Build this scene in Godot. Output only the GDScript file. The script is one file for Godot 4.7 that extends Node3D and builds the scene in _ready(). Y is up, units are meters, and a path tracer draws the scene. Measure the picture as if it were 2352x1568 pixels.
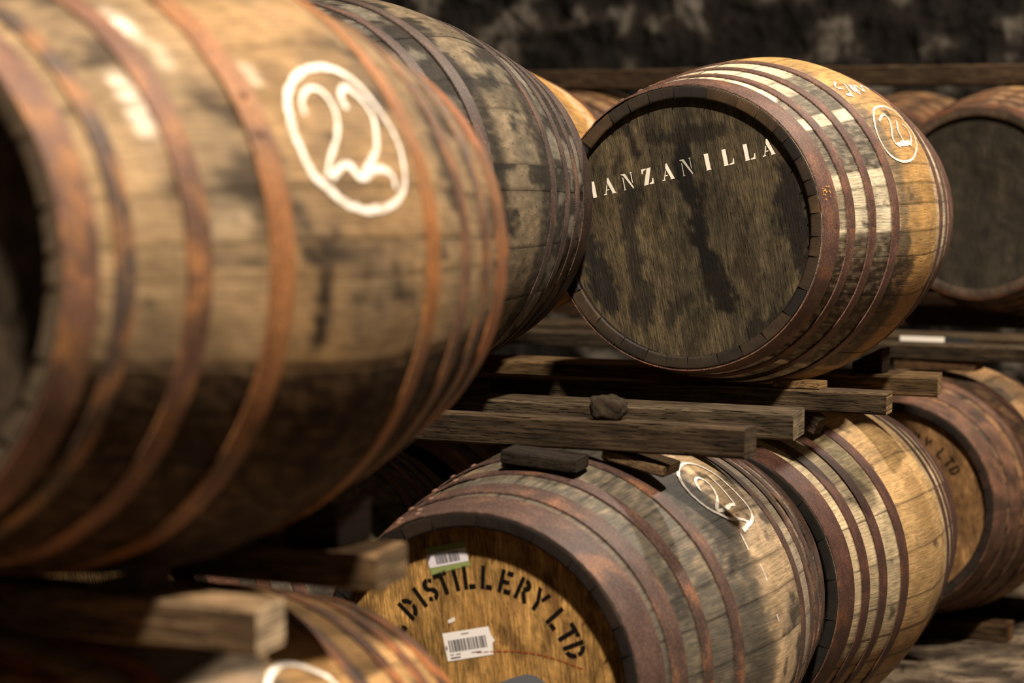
extends Node3D

const LIFT := 1.12            # the floor lies this far below the lens
var names_used := {}
var rng := RandomNumberGenerator.new()
var n_mid := FastNoiseLite.new()
var n_fine := FastNoiseLite.new()
var n_big := FastNoiseLite.new()
var tex := {}
var mat := {}


# ---------------------------------------------------------------- mesh collecting
class Acc:
	var P := PackedVector3Array()
	var N := PackedVector3Array()
	var C := PackedColorArray()
	var U := PackedVector2Array()
	var I := PackedInt32Array()

	func grid(p: PackedVector3Array, n: PackedVector3Array, c: PackedColorArray, u: PackedVector2Array, rows: int, cols: int) -> void:
		var o := P.size()
		P.append_array(p); N.append_array(n); C.append_array(c); U.append_array(u)
		@warning_ignore("integer_division")
		var mr := rows / 2
		@warning_ignore("integer_division")
		var mc := cols / 2
		mr = mini(mr, rows - 2); mc = mini(mc, cols - 2)
		var k := mr * cols + mc
		var g := (p[k + cols] - p[k]).cross(p[k + 1] - p[k])
		var flip := g.dot(n[k]) > 0.0
		for i in rows - 1:
			for j in cols - 1:
				var a := o + i * cols + j
				var b := a + cols
				if flip:
					I.append(a); I.append(a + 1); I.append(b); I.append(a + 1); I.append(b + 1); I.append(b)
				else:
					I.append(a); I.append(b); I.append(a + 1); I.append(a + 1); I.append(b); I.append(b + 1)

	func quad(a: Vector3, b: Vector3, c: Vector3, d: Vector3, col: Color, s := 1.0) -> void:
		# corners in order round the face; the normal is worked out so that a,b,c,d run clockwise seen from outside
		var n := (c - a).cross(b - a).normalized()
		var o := P.size()
		for v in [a, b, c, d]:
			P.append(v); N.append(n); C.append(col)
		var w := a.distance_to(b) * s
		var h := b.distance_to(c) * s
		U.append(Vector2(0, 0)); U.append(Vector2(w, 0)); U.append(Vector2(w, h)); U.append(Vector2(0, h))
		for k in [0, 1, 2, 0, 2, 3]:
			I.append(o + k)

	func tri(a: Vector3, b: Vector3, c: Vector3, n: Vector3, col: Color) -> void:
		var o := P.size()
		if (b - a).cross(c - a).dot(n) > 0.0:
			var t := b; b = c; c = t
		for v in [a, b, c]:
			P.append(v); N.append(n); C.append(col); U.append(Vector2(v.x, v.y) * 4.0)
		I.append(o); I.append(o + 1); I.append(o + 2)

	func mesh() -> ArrayMesh:
		var a := []
		a.resize(Mesh.ARRAY_MAX)
		a[Mesh.ARRAY_VERTEX] = P; a[Mesh.ARRAY_NORMAL] = N; a[Mesh.ARRAY_COLOR] = C; a[Mesh.ARRAY_TEX_UV] = U; a[Mesh.ARRAY_INDEX] = I
		var m := ArrayMesh.new()
		m.add_surface_from_arrays(Mesh.PRIMITIVE_TRIANGLES, a)
		return m


func rgb(r: float, g: float, b: float) -> Color:
	return Color(r / 255.0, g / 255.0, b / 255.0)


func named(o: Node3D, called: String, parent: Node) -> void:
	o.name = called
	if parent == self:
		var k: int = names_used.get(called, 0)
		names_used[called] = k + 1
		if k > 0:
			o.name = "%s_%03d" % [called, k]
	parent.add_child(o, true)


func put(called: String, m: Mesh, material: Material, parent: Node = self) -> MeshInstance3D:
	var o := MeshInstance3D.new()
	o.mesh = m
	o.material_override = material
	named(o, called, parent)
	return o


func thing(called: String, label: String, category: String, at: Transform3D, group := "") -> Node3D:
	var o := Node3D.new()
	named(o, called, self)
	o.transform = at
	tag(o, label, category, group)
	return o


func tag(o: Node, label: String, category := "", group := "") -> void:
	o.set_meta("label", label)
	if category:
		o.set_meta("category", category)
	if group:
		o.set_meta("group", group)


func sm(a: float, b: float, x: float) -> float:
	return smoothstep(a, b, x)


# ---------------------------------------------------------------- textures and materials
func streak_image(w: int, h: int, seed_: int, along: float, across: float, lo: float, contrast: float, pores: float) -> Image:
	# wood grain along u: noise stretched along the grain, crossed by short dark pores
	var n := FastNoiseLite.new()
	n.seed = seed_
	n.noise_type = FastNoiseLite.TYPE_SIMPLEX_SMOOTH
	n.frequency = 1.0
	n.fractal_octaves = 3
	var data := PackedByteArray()
	data.resize(w * h)
	for y in h:
		for x in w:
			var u := float(x) / w
			var v := float(y) / h
			# wraps round in both directions: the noise is read on two cylinders and blended at the seam
			var a := n.get_noise_2d(u * along, v * across)
			var bu := sm(0.85, 1.0, u)
			if bu > 0.0:
				a = lerpf(a, n.get_noise_2d((u - 1.0) * along, v * across), bu)
			var bv := sm(0.9, 1.0, v)
			if bv > 0.0:
				a = lerpf(a, n.get_noise_2d(u * along, (v - 1.0) * across), bv)
			var p := n.get_noise_2d(u * along * 3.0 + 31.0, v * across * 2.7 + 7.0)
			var s := lo + contrast * a - pores * sm(0.18, 0.55, p)
			data[y * w + x] = int(clampf(s, 0.0, 1.0) * 255.0)
	return Image.create_from_data(w, h, false, Image.FORMAT_L8, data)


func speck_image(w: int, h: int, seed_: int, f: float, lo: float, contrast: float, pits: float, bright: float) -> Image:
	var n := FastNoiseLite.new()
	n.seed = seed_
	n.frequency = f
	n.fractal_octaves = 4
	n.fractal_gain = 0.62
	var q := FastNoiseLite.new()
	q.seed = seed_ + 5
	q.noise_type = FastNoiseLite.TYPE_CELLULAR
	q.frequency = f * 2.4
	var a := n.get_seamless_image(w, h, false, false, 0.15)
	var b := q.get_seamless_image(w, h, false, false, 0.15)
	var da := a.get_data()
	var db := b.get_data()
	for k in da.size():
		var s := lo + contrast * (da[k] / 127.5 - 1.0)
		var c := db[k] / 255.0
		s -= pits * sm(0.36, 0.18, c) * sm(0.45, 0.6, da[k] / 255.0)
		s += bright * sm(0.62, 0.75, da[k] / 255.0) * sm(0.3, 0.12, c)
		da[k] = int(clampf(s, 0.0, 1.0) * 255.0)
	return Image.create_from_data(w, h, false, Image.FORMAT_L8, da)


func as_tex(im: Image) -> ImageTexture:
	var c: Image = im.duplicate()
	c.convert(Image.FORMAT_RGB8)
	return ImageTexture.create_from_image(c)


func as_bump(im: Image, s: float) -> ImageTexture:
	var c: Image = im.duplicate()
	c.convert(Image.FORMAT_RGBA8)
	c.bump_map_to_normal_map(s)
	return ImageTexture.create_from_image(c)


func surface(called: String, image: Image, bump: float, rough: float, spec := 0.5) -> StandardMaterial3D:
	var m := StandardMaterial3D.new()
	m.resource_name = called
	m.vertex_color_use_as_albedo = true
	m.vertex_color_is_srgb = true
	m.roughness = rough
	m.metallic_specular = spec
	if image:
		m.albedo_texture = as_tex(image)
		if bump > 0.0:
			m.normal_enabled = true
			m.normal_texture = as_bump(image, bump)
			m.normal_scale = 1.0
	mat[called] = m
	return m


func make_materials() -> void:
	var grain := streak_image(512, 512, 3, 5.0, 60.0, 0.86, 0.16, 0.22)
	var rough_grain := streak_image(512, 512, 11, 4.0, 42.0, 0.72, 0.3, 0.45)
	var head_grain := streak_image(512, 512, 23, 7.0, 70.0, 0.78, 0.26, 0.38)
	var rust := speck_image(512, 512, 5, 0.02, 0.8, 0.22, 0.62, 0.16)
	var dust := speck_image(512, 512, 9, 0.025, 0.74, 0.14, 0.25, 0.6)
	surface("oak", grain, 1.2, 0.62, 0.4)
	surface("waxed_oak", grain, 1.0, 0.7, 0.22)
	surface("dusty_oak", dust, 1.2, 0.75, 0.3)
	surface("rough_timber", rough_grain, 3.0, 0.82, 0.25)
	surface("head_oak", head_grain, 1.6, 0.7, 0.3)
	surface("rust", rust, 2.2, 0.6, 0.45)
	surface("chalk", null, 0.0, 0.95, 0.1)
	surface("plain", null, 0.0, 0.8, 0.2)
	surface("paper", null, 0.0, 0.6, 0.4)
	surface("stone", dust, 3.0, 0.95, 0.2)


# ---------------------------------------------------------------- barrel
const POW := 1.383


func prof(b: Dictionary, t: float) -> float:
	return b.rb - (b.rb - b.rh) * pow(absf(2.0 * t / b.len), POW)


func slope(b: Dictionary, t: float) -> float:
	return -(b.rb - b.rh) * POW * pow(absf(2.0 * t / b.len), POW - 1.0) * signf(t) * 2.0 / b.len


func at(phi: float, r: float, t: float) -> Vector3:
	return Vector3(r * cos(phi), r * sin(phi), -t)


func stave_colour(b: Dictionary, t: float, phi: float, tint: float, gap_tint: PackedFloat32Array) -> Color:
	var s: Dictionary = b.style
	var x: float = phi * 0.31 + b.seed * 3.7
	var v1 := n_mid.get_noise_2d(t * 0.55 + b.seed * 5.0, x * 1.0)
	var v2 := n_fine.get_noise_2d(t * 0.35 + b.seed * 9.0, x * 1.3)
	var v3 := n_big.get_noise_2d(t + b.seed * 2.0, x)
	var belly := 1.0 - sm(s.belly - 0.035, s.belly + 0.03, absf(t + v1 * 0.02))
	var c: Color = s.end.lerp(s.mid, belly)
	var g := 0
	for h in b.hoops:
		if t > h[0]:
			g += 1
	var gt: float = gap_tint[g]
	c = c.lerp(s.grey, clampf(s.greyness + v3 * 0.9 + gt * s.gap * (1.0 - belly), 0.0, 1.0))
	c = c * (1.0 + tint * s.vary + v1 * 0.16 + v2 * 0.14)
	# black mould that gathers along the hoops
	var near := 0.0
	for h in b.hoops:
		near = maxf(near, 1.0 - minf(absf(t - h[0]), absf(t - h[1])) / 0.05)
	var m := sm(0.05, 0.45, v1 * 0.9 + v2 * 0.35 + v3 * 0.6 + near * s.hoop_mould + s.mould)
	c = c.lerp(s.dark, m * s.mould_amount)
	var deg := rad_to_deg(phi)
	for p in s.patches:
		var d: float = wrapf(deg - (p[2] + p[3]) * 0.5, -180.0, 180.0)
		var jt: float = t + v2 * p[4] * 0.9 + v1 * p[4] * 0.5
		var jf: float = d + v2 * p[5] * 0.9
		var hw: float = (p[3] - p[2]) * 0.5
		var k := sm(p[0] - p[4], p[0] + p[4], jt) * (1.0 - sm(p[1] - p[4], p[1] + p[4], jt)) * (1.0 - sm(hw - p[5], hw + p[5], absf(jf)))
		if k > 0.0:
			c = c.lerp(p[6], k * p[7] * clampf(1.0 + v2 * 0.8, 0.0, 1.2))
	return Color(clampf(c.r, 0.01, 1.0), clampf(c.g, 0.01, 1.0), clampf(c.b, 0.01, 1.0))


func stave(b: Dictionary, f0: float, f1: float, step: float, idx: int) -> ArrayMesh:
	var a := Acc.new()
	var len_: float = b.len
	var rows := int(ceil(len_ / step)) + 1
	var cols := maxi(4, int(ceil((f1 - f0) * b.rb / step)) + 1)
	var tint := rng.randf_range(-1.0, 1.0)
	var proud := rng.randf_range(-0.0005, 0.0005)
	var gt := PackedFloat32Array()
	for k in b.hoops.size() + 1:
		gt.append(rng.randf_range(-1.0, 1.0))
	var uo := rng.randf()
	var vo := rng.randf()
	var p := PackedVector3Array(); var n := PackedVector3Array(); var c := PackedColorArray(); var u := PackedVector2Array()
	var gap: float = rng.randf_range(0.00004, 0.0002) / b.rb
	var jt_: float = b.style.joint + rng.randf_range(-0.12, 0.04)
	for i in rows:
		var t := -len_ * 0.5 + len_ * i / (rows - 1)
		var r := prof(b, t) + proud
		var s := slope(b, t)
		for j in cols:
			var q := float(j) / (cols - 1)
			var f := lerpf(f0 + gap, f1 - gap, q)
			var edge := 0.0
			if j == 0: edge = -1.0
			elif j == cols - 1: edge = 1.0
			var cc := stave_colour(b, t, f, tint, gt)
			if edge != 0.0:
				cc = cc * jt_
			p.append(at(f, r - absf(edge) * 0.0003, t))
			n.append((Vector3(cos(f), sin(f), 0.0) + Vector3(0, 0, s) + Vector3(-sin(f), cos(f), 0.0) * edge * 0.12).normalized())
			c.append(cc)
			u.append(Vector2(t * 1.7 + uo, q * (f1 - f0) * r * 3.4 + vo))
	a.grid(p, n, c, u, rows, cols)
	# sides, chime ends and the inside of the chime
	var thick := 0.021
	var sr := 13
	for side in [0, 1]:
		var f: float = [f0 + gap, f1 - gap][side]
		var sn: Vector3 = Vector3(-sin(f), cos(f), 0.0) * [-1.0, 1.0][side]
		p = PackedVector3Array(); n = PackedVector3Array(); c = PackedColorArray(); u = PackedVector2Array()
		for i in sr:
			var t := -len_ * 0.5 + len_ * i / (sr - 1)
			var r := prof(b, t) + proud - 0.0008
			for k in 2:
				p.append(at(f, r - thick * k, t)); n.append(sn); c.append(b.style.dark * 0.6); u.append(Vector2(t * 2.0, k * 0.05))
		a.grid(p, n, c, u, sr, 2)
	var ec: Color = b.style.tip.lerp(b.style.tip2, clampf(rng.randf_range(-0.2, 1.1), 0.0, 1.0)) * (1.0 + b.style.tipvar * rng.randf_range(-0.7, 0.3))
	for e in [-1.0, 1.0]:
		var t0: float = e * len_ * 0.5
		var r := prof(b, t0) + proud
		p = PackedVector3Array(); n = PackedVector3Array(); c = PackedColorArray(); u = PackedVector2Array()
		var prfl := [[r - 0.0008, 0.0, e * 0.9, 0.4], [r - 0.003, 0.0005, e, 0.0], [r - 0.017, 0.0025, e, -0.1], [r - 0.021, 0.006, e * 0.6, -0.8]]
		for w in prfl:
			for j in 4:
				var f := lerpf(f0, f1, j / 3.0)
				p.append(at(f, w[0], t0 - e * w[1]))
				n.append(Vector3(cos(f) * w[3], sin(f) * w[3], -w[2]).normalized())
				c.append(ec * (0.85 + 0.3 * n_fine.get_noise_2d(f * 90.0, w[0] * 900.0)))
				u.append(Vector2(w[0] * 6.0 + uo, f * r * 6.0))
		a.grid(p, n, c, u, 4, 4)
		p = PackedVector3Array(); n = PackedVector3Array(); c = PackedColorArray(); u = PackedVector2Array()
		for k in 2:
			for j in 3:
				var f := lerpf(f0, f1, j / 2.0)
				var tt: float = t0 - e * (0.006 if k == 0 else 0.07)
				p.append(at(f, r - 0.021 + (0.0 if k == 0 else 0.008), tt)); n.append(Vector3(-cos(f), -sin(f), 0.0)); c.append(ec * 0.6); u.append(Vector2(tt * 3.0, f))
		a.grid(p, n, c, u, 2, 3)
	return a.mesh()


func hoop(b: Dictionary, h: Array, lap: float, segs: int) -> ArrayMesh:
	var a := Acc.new()
	var s: Dictionary = b.style
	var t0: float = h[0]
	var t1: float = h[1]
	var r0 := prof(b, t0)
	var r1 := prof(b, t1)
	# a flat band does not follow the belly's curve: its edge towards the head stands a little proud
	var o0 := 0.0032 if t0 < 0.0 else 0.0019
	var o1 := 0.0019 if t0 < 0.0 else 0.0026
	var bulge := maxf(0.0, prof(b, (t0 + t1) * 0.5) - (r0 + r1) * 0.5)
	var pr := [[t0, r0 + (0.001 if t0 < 0.0 else -0.0004), Vector3(0, 0, 1)], [t0, r0 + o0, Vector3(0, 0, 1)], [t0, r0 + o0, Vector3.ZERO], [lerpf(t0, t1, 0.08), lerpf(r0, r1, 0.08) + o0 + 0.0004 + bulge * 0.4, Vector3.ZERO]]
	for k in 3:
		var q := 0.25 + 0.25 * k
		pr.append([lerpf(t0, t1, q), lerpf(r0, r1, q) + lerpf(o0, o1, q) + 0.0004 + bulge, Vector3.ZERO])
	pr.append_array([[lerpf(t0, t1, 0.92), lerpf(r0, r1, 0.92) + o1 + 0.0004 + bulge * 0.4, Vector3.ZERO], [t1, r1 + o1, Vector3.ZERO], [t1, r1 + o1, Vector3(0, 0, -1)], [t1, r1 - 0.0004, Vector3(0, 0, -1)]])
	var p := PackedVector3Array(); var n := PackedVector3Array(); var c := PackedColorArray(); var u := PackedVector2Array()
	var sl := (r1 - r0) / (t1 - t0)
	for w in pr:
		for j in segs + 1:
			var f := TAU * j / segs
			var d := wrapf(f - lap, -PI, PI)
			var up := 0.0017 * sm(-0.005, 0.01, d) * (1.0 - sm(0.33, 0.345, d)) if w[1] > r0 - 0.0002 else 0.0
			p.append(at(f, w[1] + up, w[0]))
			var nn: Vector3 = w[2]
			if nn == Vector3.ZERO:
				nn = Vector3(cos(f), sin(f), sl).normalized()
			n.append(nn)
			var v1 := n_mid.get_noise_2d(w[0] * 1.5 + b.seed, f * 0.3 + h[0] * 40.0)
			var v2 := n_big.get_noise_2d(f * 0.45 + b.seed * 3.0, h[0] * 9.0)
			var cc: Color = (h[2] if h.size() > 2 else s.iron).lerp(s.rust, sm(0.0, 0.5, v1 + v2 * 0.8 + s.rusty)) * (1.0 + 0.25 * v1)
			cc = cc.lerp(s.iron_dark, sm(0.12, 0.5, v2 - v1 * 0.6) * 0.6)
			c.append(cc)
			u.append(Vector2(f * r0 * 11.0, w[0] * 11.0))
	a.grid(p, n, c, u, pr.size(), segs + 1)
	return a.mesh()


var rivet_mesh: ArrayMesh


func make_rivet() -> void:
	var a := Acc.new()
	var p := PackedVector3Array(); var n := PackedVector3Array(); var c := PackedColorArray(); var u := PackedVector2Array()
	for i in 4:
		var e := PI * 0.5 * i / 3.0
		for j in 9:
			var f := TAU * j / 8.0
			p.append(Vector3(sin(e) * cos(f) * 0.0062, cos(e) * 0.0036, sin(e) * sin(f) * 0.0062))
			n.append(Vector3(sin(e) * cos(f), cos(e), sin(e) * sin(f)).normalized())
			c.append(rgb(146, 106, 84)); u.append(Vector2(j * 0.02, i * 0.02))
	a.grid(p, n, c, u, 4, 9)
	rivet_mesh = a.mesh()


func head_colour(s: Dictionary, x: float, y: float, tint: float, seed_: float) -> Color:
	var c: Color = s.head
	var v1 := n_mid.get_noise_2d(x * 1.6 + seed_ * 4.0, y * 0.5)
	var v2 := n_fine.get_noise_2d(x * 1.6 + seed_, y * 0.5)
	var v3 := n_big.get_noise_2d(x * 1.4 + seed_, y * 1.2)
	c = c.lerp(s.head2, clampf(0.5 + tint * 0.5 + v3, 0.0, 1.0)) * (1.0 + v1 * 0.3 + v2 * 0.3)
	for p in s.head_patches:   # a worn or stained line from (x0,y0) to (x1,y1), half-width, colour, amount
		var A := Vector2(p[0], p[1])
		var B := Vector2(p[2], p[3])
		var q := Vector2(x, y)
		var k := clampf((q - A).dot(B - A) / maxf((B - A).length_squared(), 1e-6), 0.0, 1.0)
		var d: float = q.distance_to(A.lerp(B, k)) / p[4] + v1 * 1.1 + v2 * 0.7
		var m := 1.0 - sm(0.55, 1.15, d)
		if m > 0.0:
			c = c.lerp(p[5], m * p[6])
	return Color(clampf(c.r, 0.01, 1.0), clampf(c.g, 0.01, 1.0), clampf(c.b, 0.01, 1.0))


func head_board(b: Dictionary, x0: float, x1: float, R: float, turn: float, z: float, step: float, front: bool) -> ArrayMesh:
	var a := Acc.new()
	var tint := rng.randf_range(-1.0, 1.0)
	var cols := maxi(5, int(ceil((x1 - x0) / step)) + 1)
	var rows := maxi(9, int(ceil(2.0 * R / step)) + 1)
	var p := PackedVector3Array(); var n := PackedVector3Array(); var c := PackedColorArray(); var u := PackedVector2Array()
	var uo := rng.randf()
	var ct := cos(turn)
	var st := sin(turn)
	for i in rows:
		for j in cols:
			var edge := 0.0
			var x := lerpf(x0 + 0.0004, x1 - 0.0004, float(maxi(0, j - 1)) / (cols - 3)) if j < cols - 1 else x1 - 0.0004
			if j == 0: edge = -1.0
			elif j == cols - 1: edge = 1.0
			x = clampf(x, -R * 0.9985, R * 0.9985)
			var ym := sqrt(maxf(R * R - x * x, 0.0))
			var y := lerpf(-ym, ym, float(i) / (rows - 1))
			var X := x * ct - y * st
			var Y := x * st + y * ct
			p.append(Vector3(X, Y, z - (0.004 if edge != 0.0 else 0.0) * (1.0 if front else -1.0)))
			n.append(Vector3(edge * 0.7 * ct, edge * 0.7 * st, 1.0 if front else -1.0).normalized())
			c.append(head_colour(b.style, X, Y, tint, b.seed) * (0.6 if edge != 0.0 else 1.0))
			u.append(Vector2(y * 2.2 + uo, x * 4.0))
	a.grid(p, n, c, u, rows, cols)
	return a.mesh()


func barrel(label: String, pos: Array, yaw: float, tilt: float, rb: float, rh: float, length: float, hoops: Array, style: Dictionary, step: float, lap_deg: float, group: String, edges: Array = []) -> Dictionary:
	var y := deg_to_rad(yaw)
	var e := deg_to_rad(tilt)
	var ax := Vector3(sin(y) * cos(e), sin(e), -cos(y) * cos(e))
	var e1 := ax.cross(Vector3.UP).normalized()
	var e2 := e1.cross(ax)
	var root := thing("barrel", label, "barrel", Transform3D(Basis(e1, e2, -ax), Vector3(pos[0], pos[1] + LIFT, pos[2])), group)
	var b := {"rb": rb, "rh": rh, "len": length, "hoops": hoops, "style": style, "seed": rng.randf() * 20.0, "root": root}
	# staves
	var cuts: Array = []
	var k := 0.0
	if edges.is_empty():
		k = rng.randf() * 0.3
		cuts.append(k)
	else:
		for q in edges:
			cuts.append(deg_to_rad(q))
		k = cuts[-1]
	var first: float = cuts[0]
	while k < first + TAU - 0.36:
		k += rng.randf_range(0.15, 0.29)
		cuts.append(k)
	if first + TAU - k > 0.32:
		cuts.append((k + first + TAU) * 0.5)
	cuts.append(first + TAU)
	var wood: Material = mat[style.wood]
	for i in cuts.size() - 1:
		var centre := wrapf((cuts[i] + cuts[i + 1]) * 0.5, -PI, PI)
		# the side turned to the stack is never looked at closely
		var st := step if centre > -1.2 and centre < 2.2 else 0.03
		put("stave", stave(b, cuts[i], cuts[i + 1], st, i), wood, root)
	# hoops with their riveted laps
	var lap := deg_to_rad(lap_deg)
	for i in hoops.size():
		var h: Array = hoops[i]
		var l: float = (deg_to_rad(h[3]) if h.size() > 3 else lap) + rng.randf_range(-0.05, 0.05)
		var o := put("hoop", hoop(b, h, l, 120), mat.rust, root)
		var wide: bool = h[1] - h[0] > 0.05
		for r in (4 if wide else 2):
			var f := l + 0.1 + 0.13 * (r % 2) + (0.03 if r > 1 else 0.0)
			@warning_ignore("integer_division")
			var t: float = (h[0] + h[1]) * 0.5 + ((r / 2) - 0.5) * 0.026 if wide else (h[0] + h[1]) * 0.5
			var q := MeshInstance3D.new()
			q.mesh = rivet_mesh
			q.material_override = mat.rust
			q.name = "rivet"
			var nrm := Vector3(cos(f), sin(f), 0.0)
			q.transform = Transform3D(Basis(Vector3(0, 0, 1).cross(nrm) * -1.0, nrm, Vector3(0, 0, 1)), at(f, prof(b, t) + 0.004, t))
			o.add_child(q, true)
	# heads
	for sgn in [1.0, -1.0]:
		var rec: float = style.recess
		var z: float = sgn * (length * 0.5 - rec)
		var R := prof(b, length * 0.5 - rec) - 0.019
		var x := -R
		var turn: float = deg_to_rad(style.head_turn) if sgn > 0.0 else 0.4
		while x < R - 0.002:
			var w := rng.randf_range(0.07, 0.12)
			var xe := minf(x + w, R)
			if R - xe < 0.05:
				xe = R
			put("head_board", head_board(b, x, xe, R, turn, z, step if sgn > 0.0 else 0.04, sgn > 0.0), mat.head_oak, root)
			x = xe
	return b


func smooth_line(pts: Array, closed := false) -> PackedVector2Array:
	var out := PackedVector2Array()
	var n := pts.size()
	if n == 2:
		for k in 7:
			out.append(Vector2(pts[0][0], pts[0][1]).lerp(Vector2(pts[1][0], pts[1][1]), k / 6.0))
		return out
	for i in n - 1:
		var p0: Array = pts[i - 1] if i > 0 else (pts[n - 2] if closed else pts[0])
		var p3: Array = pts[i + 2] if i + 2 < n else (pts[1] if closed else pts[n - 1])
		var v := [Vector2(p0[0], p0[1]), Vector2(pts[i][0], pts[i][1]), Vector2(pts[i + 1][0], pts[i + 1][1]), Vector2(p3[0], p3[1])]
		for k in 6:
			out.append(v[1].cubic_interpolate(v[2], v[0], v[3], k / 6.0))
	out.append(Vector2(pts[n - 1][0], pts[n - 1][1]))
	return out


func chalk(b: Dictionary, strokes: Array, width: float, label: String, col := Color(0.93, 0.9, 0.86), lift := 0.0011, called := "chalk_mark") -> void:
	# each stroke runs through (place along the barrel, degrees round it); laid on the staves as a thin ragged ribbon
	var a := Acc.new()
	for s in strokes:
		var w: float = width * (s[0] if s[0] is float else 1.0)
		var pts: Array = s.slice(1) if s[0] is float else s
		var line := smooth_line(pts, pts[0] == pts[-1])
		var p := PackedVector3Array(); var n := PackedVector3Array(); var c := PackedColorArray(); var u := PackedVector2Array()
		var m := line.size()
		for i in m:
			var q := line[i]
			var r := prof(b, q.x)
			var d := (line[mini(i + 1, m - 1)] - line[maxi(i - 1, 0)])
			var t := Vector2(d.x, deg_to_rad(d.y) * r).normalized()
			var side := Vector2(-t.y, t.x)
			for k in 4:
				var o := (k / 1.5 - 1.0) * w * 0.5 * (1.0 + 0.55 * n_fine.get_noise_2d(i * 3.3 + k * 31.0, q.y * 3.0))
				var tt := q.x + side.x * o
				var f := deg_to_rad(q.y) + side.y * o / r
				p.append(at(f, prof(b, tt) + lift, tt))
				n.append(Vector3(cos(f), sin(f), slope(b, tt)).normalized())
				var v := n_fine.get_noise_2d(q.x * 3.0 + k * 7.0, q.y * 0.4)
				c.append(col * (1.0 - 0.3 * sm(0.0, 0.45, v)) if k % 3 else col.lerp(b.style.mid, 0.25))
				u.append(Vector2(tt * 5.0, f * r * 5.0))
		a.grid(p, n, c, u, m, 4)
	var o := put(called, a.mesh(), mat.chalk, b.root)
	o.set_meta("label", label)


func flat_shape(a: Acc, poly: PackedVector2Array, z: float, col: Color) -> void:
	var ix := Geometry2D.triangulate_polygon(poly)
	for k in range(0, ix.size(), 3):
		var q := [poly[ix[k]], poly[ix[k + 1]], poly[ix[k + 2]]]
		a.tri(Vector3(q[0].x, q[0].y, z), Vector3(q[1].x, q[1].y, z), Vector3(q[2].x, q[2].y, z), Vector3(0, 0, 1), col)


func bar(x0: float, y0: float, x1: float, y1: float, w: float, w1 := -1.0) -> PackedVector2Array:
	var d := Vector2(x1 - x0, y1 - y0).normalized()
	var s := Vector2(-d.y, d.x) * w * 0.5
	var e := Vector2(-d.y, d.x) * (w1 if w1 >= 0.0 else w) * 0.5
	return PackedVector2Array([Vector2(x0, y0) - s, Vector2(x1, y1) - e, Vector2(x1, y1) + e, Vector2(x0, y0) + s])


func poly(v: Array) -> PackedVector2Array:
	var o := PackedVector2Array()
	for k in range(0, v.size(), 2):
		o.append(Vector2(v[k], v[k + 1]))
	return o


func arc_band(cx: float, cy: float, r0x: float, r0y: float, r1x: float, r1y: float, from: float, to: float) -> PackedVector2Array:
	var o := PackedVector2Array()
	for k in 9:
		var f := deg_to_rad(lerpf(from, to, k / 8.0))
		o.append(Vector2(cx + cos(f) * r1x, cy + sin(f) * r1y))
	for k in 9:
		var f := deg_to_rad(lerpf(to, from, k / 8.0))
		o.append(Vector2(cx + cos(f) * r0x, cy + sin(f) * r0y))
	return o


func serif_letter(ch: String) -> Array:
	# stencilled roman capitals, one unit high, each a few separate strokes
	match ch:
		"M":
			return [bar(-0.42, 0.0, -0.42, 1.0, 0.05), poly([-0.36, 1.0, -0.12, 1.0, 0.04, 0.3, -0.04, 0.05]), bar(0.02, 0.1, 0.2, 1.0, 0.05), poly([0.2, 0.0, 0.48, 0.0, 0.48, 1.0, 0.24, 1.0])]
		"A":
			return [poly([-0.04, 0.98, 0.06, 1.0, 0.4, 0.06, 0.46, 0.0, 0.12, 0.0, 0.16, 0.08, -0.1, 0.72]), poly([-0.14, 0.62, -0.34, 0.06, -0.46, 0.06, -0.46, 0.0, -0.24, 0.0, -0.24, 0.06, -0.28, 0.08, -0.1, 0.56]), bar(-0.22, 0.28, -0.02, 0.28, 0.06)]
		"N":
			return [poly([-0.42, 1.0, -0.12, 1.0, 0.34, 0.1, 0.34, 0.0, 0.28, 0.0, -0.26, 0.9, -0.42, 0.96]), poly([-0.34, 0.8, -0.28, 0.78, -0.28, 0.05, -0.2, 0.0, -0.42, 0.0, -0.34, 0.05]), poly([0.2, 1.0, 0.42, 1.0, 0.34, 0.94, 0.34, 0.3, 0.28, 0.42, 0.28, 0.94])]
		"Z":
			return [poly([0.06, 1.0, 0.36, 1.0, -0.02, 0.0, -0.34, 0.0]), poly([-0.34, 1.0, 0.0, 1.0, -0.02, 0.92, -0.2, 0.88, -0.3, 0.7, -0.36, 0.7]), poly([0.06, 0.0, 0.38, 0.0, 0.4, 0.36, 0.34, 0.34, 0.24, 0.12, 0.08, 0.07])]
		"I":
			return [poly([-0.16, 1.0, 0.14, 1.0, 0.14, 0.06, 0.2, 0.0, -0.2, 0.0, -0.15, 0.06])]
		_:
			return [poly([-0.34, 1.0, -0.06, 1.0, -0.06, 0.06, -0.02, 0.0, -0.38, 0.0, -0.34, 0.06]), poly([0.02, 0.0, 0.36, 0.0, 0.4, 0.34, 0.34, 0.34, 0.26, 0.12, 0.02, 0.06])]


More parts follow.
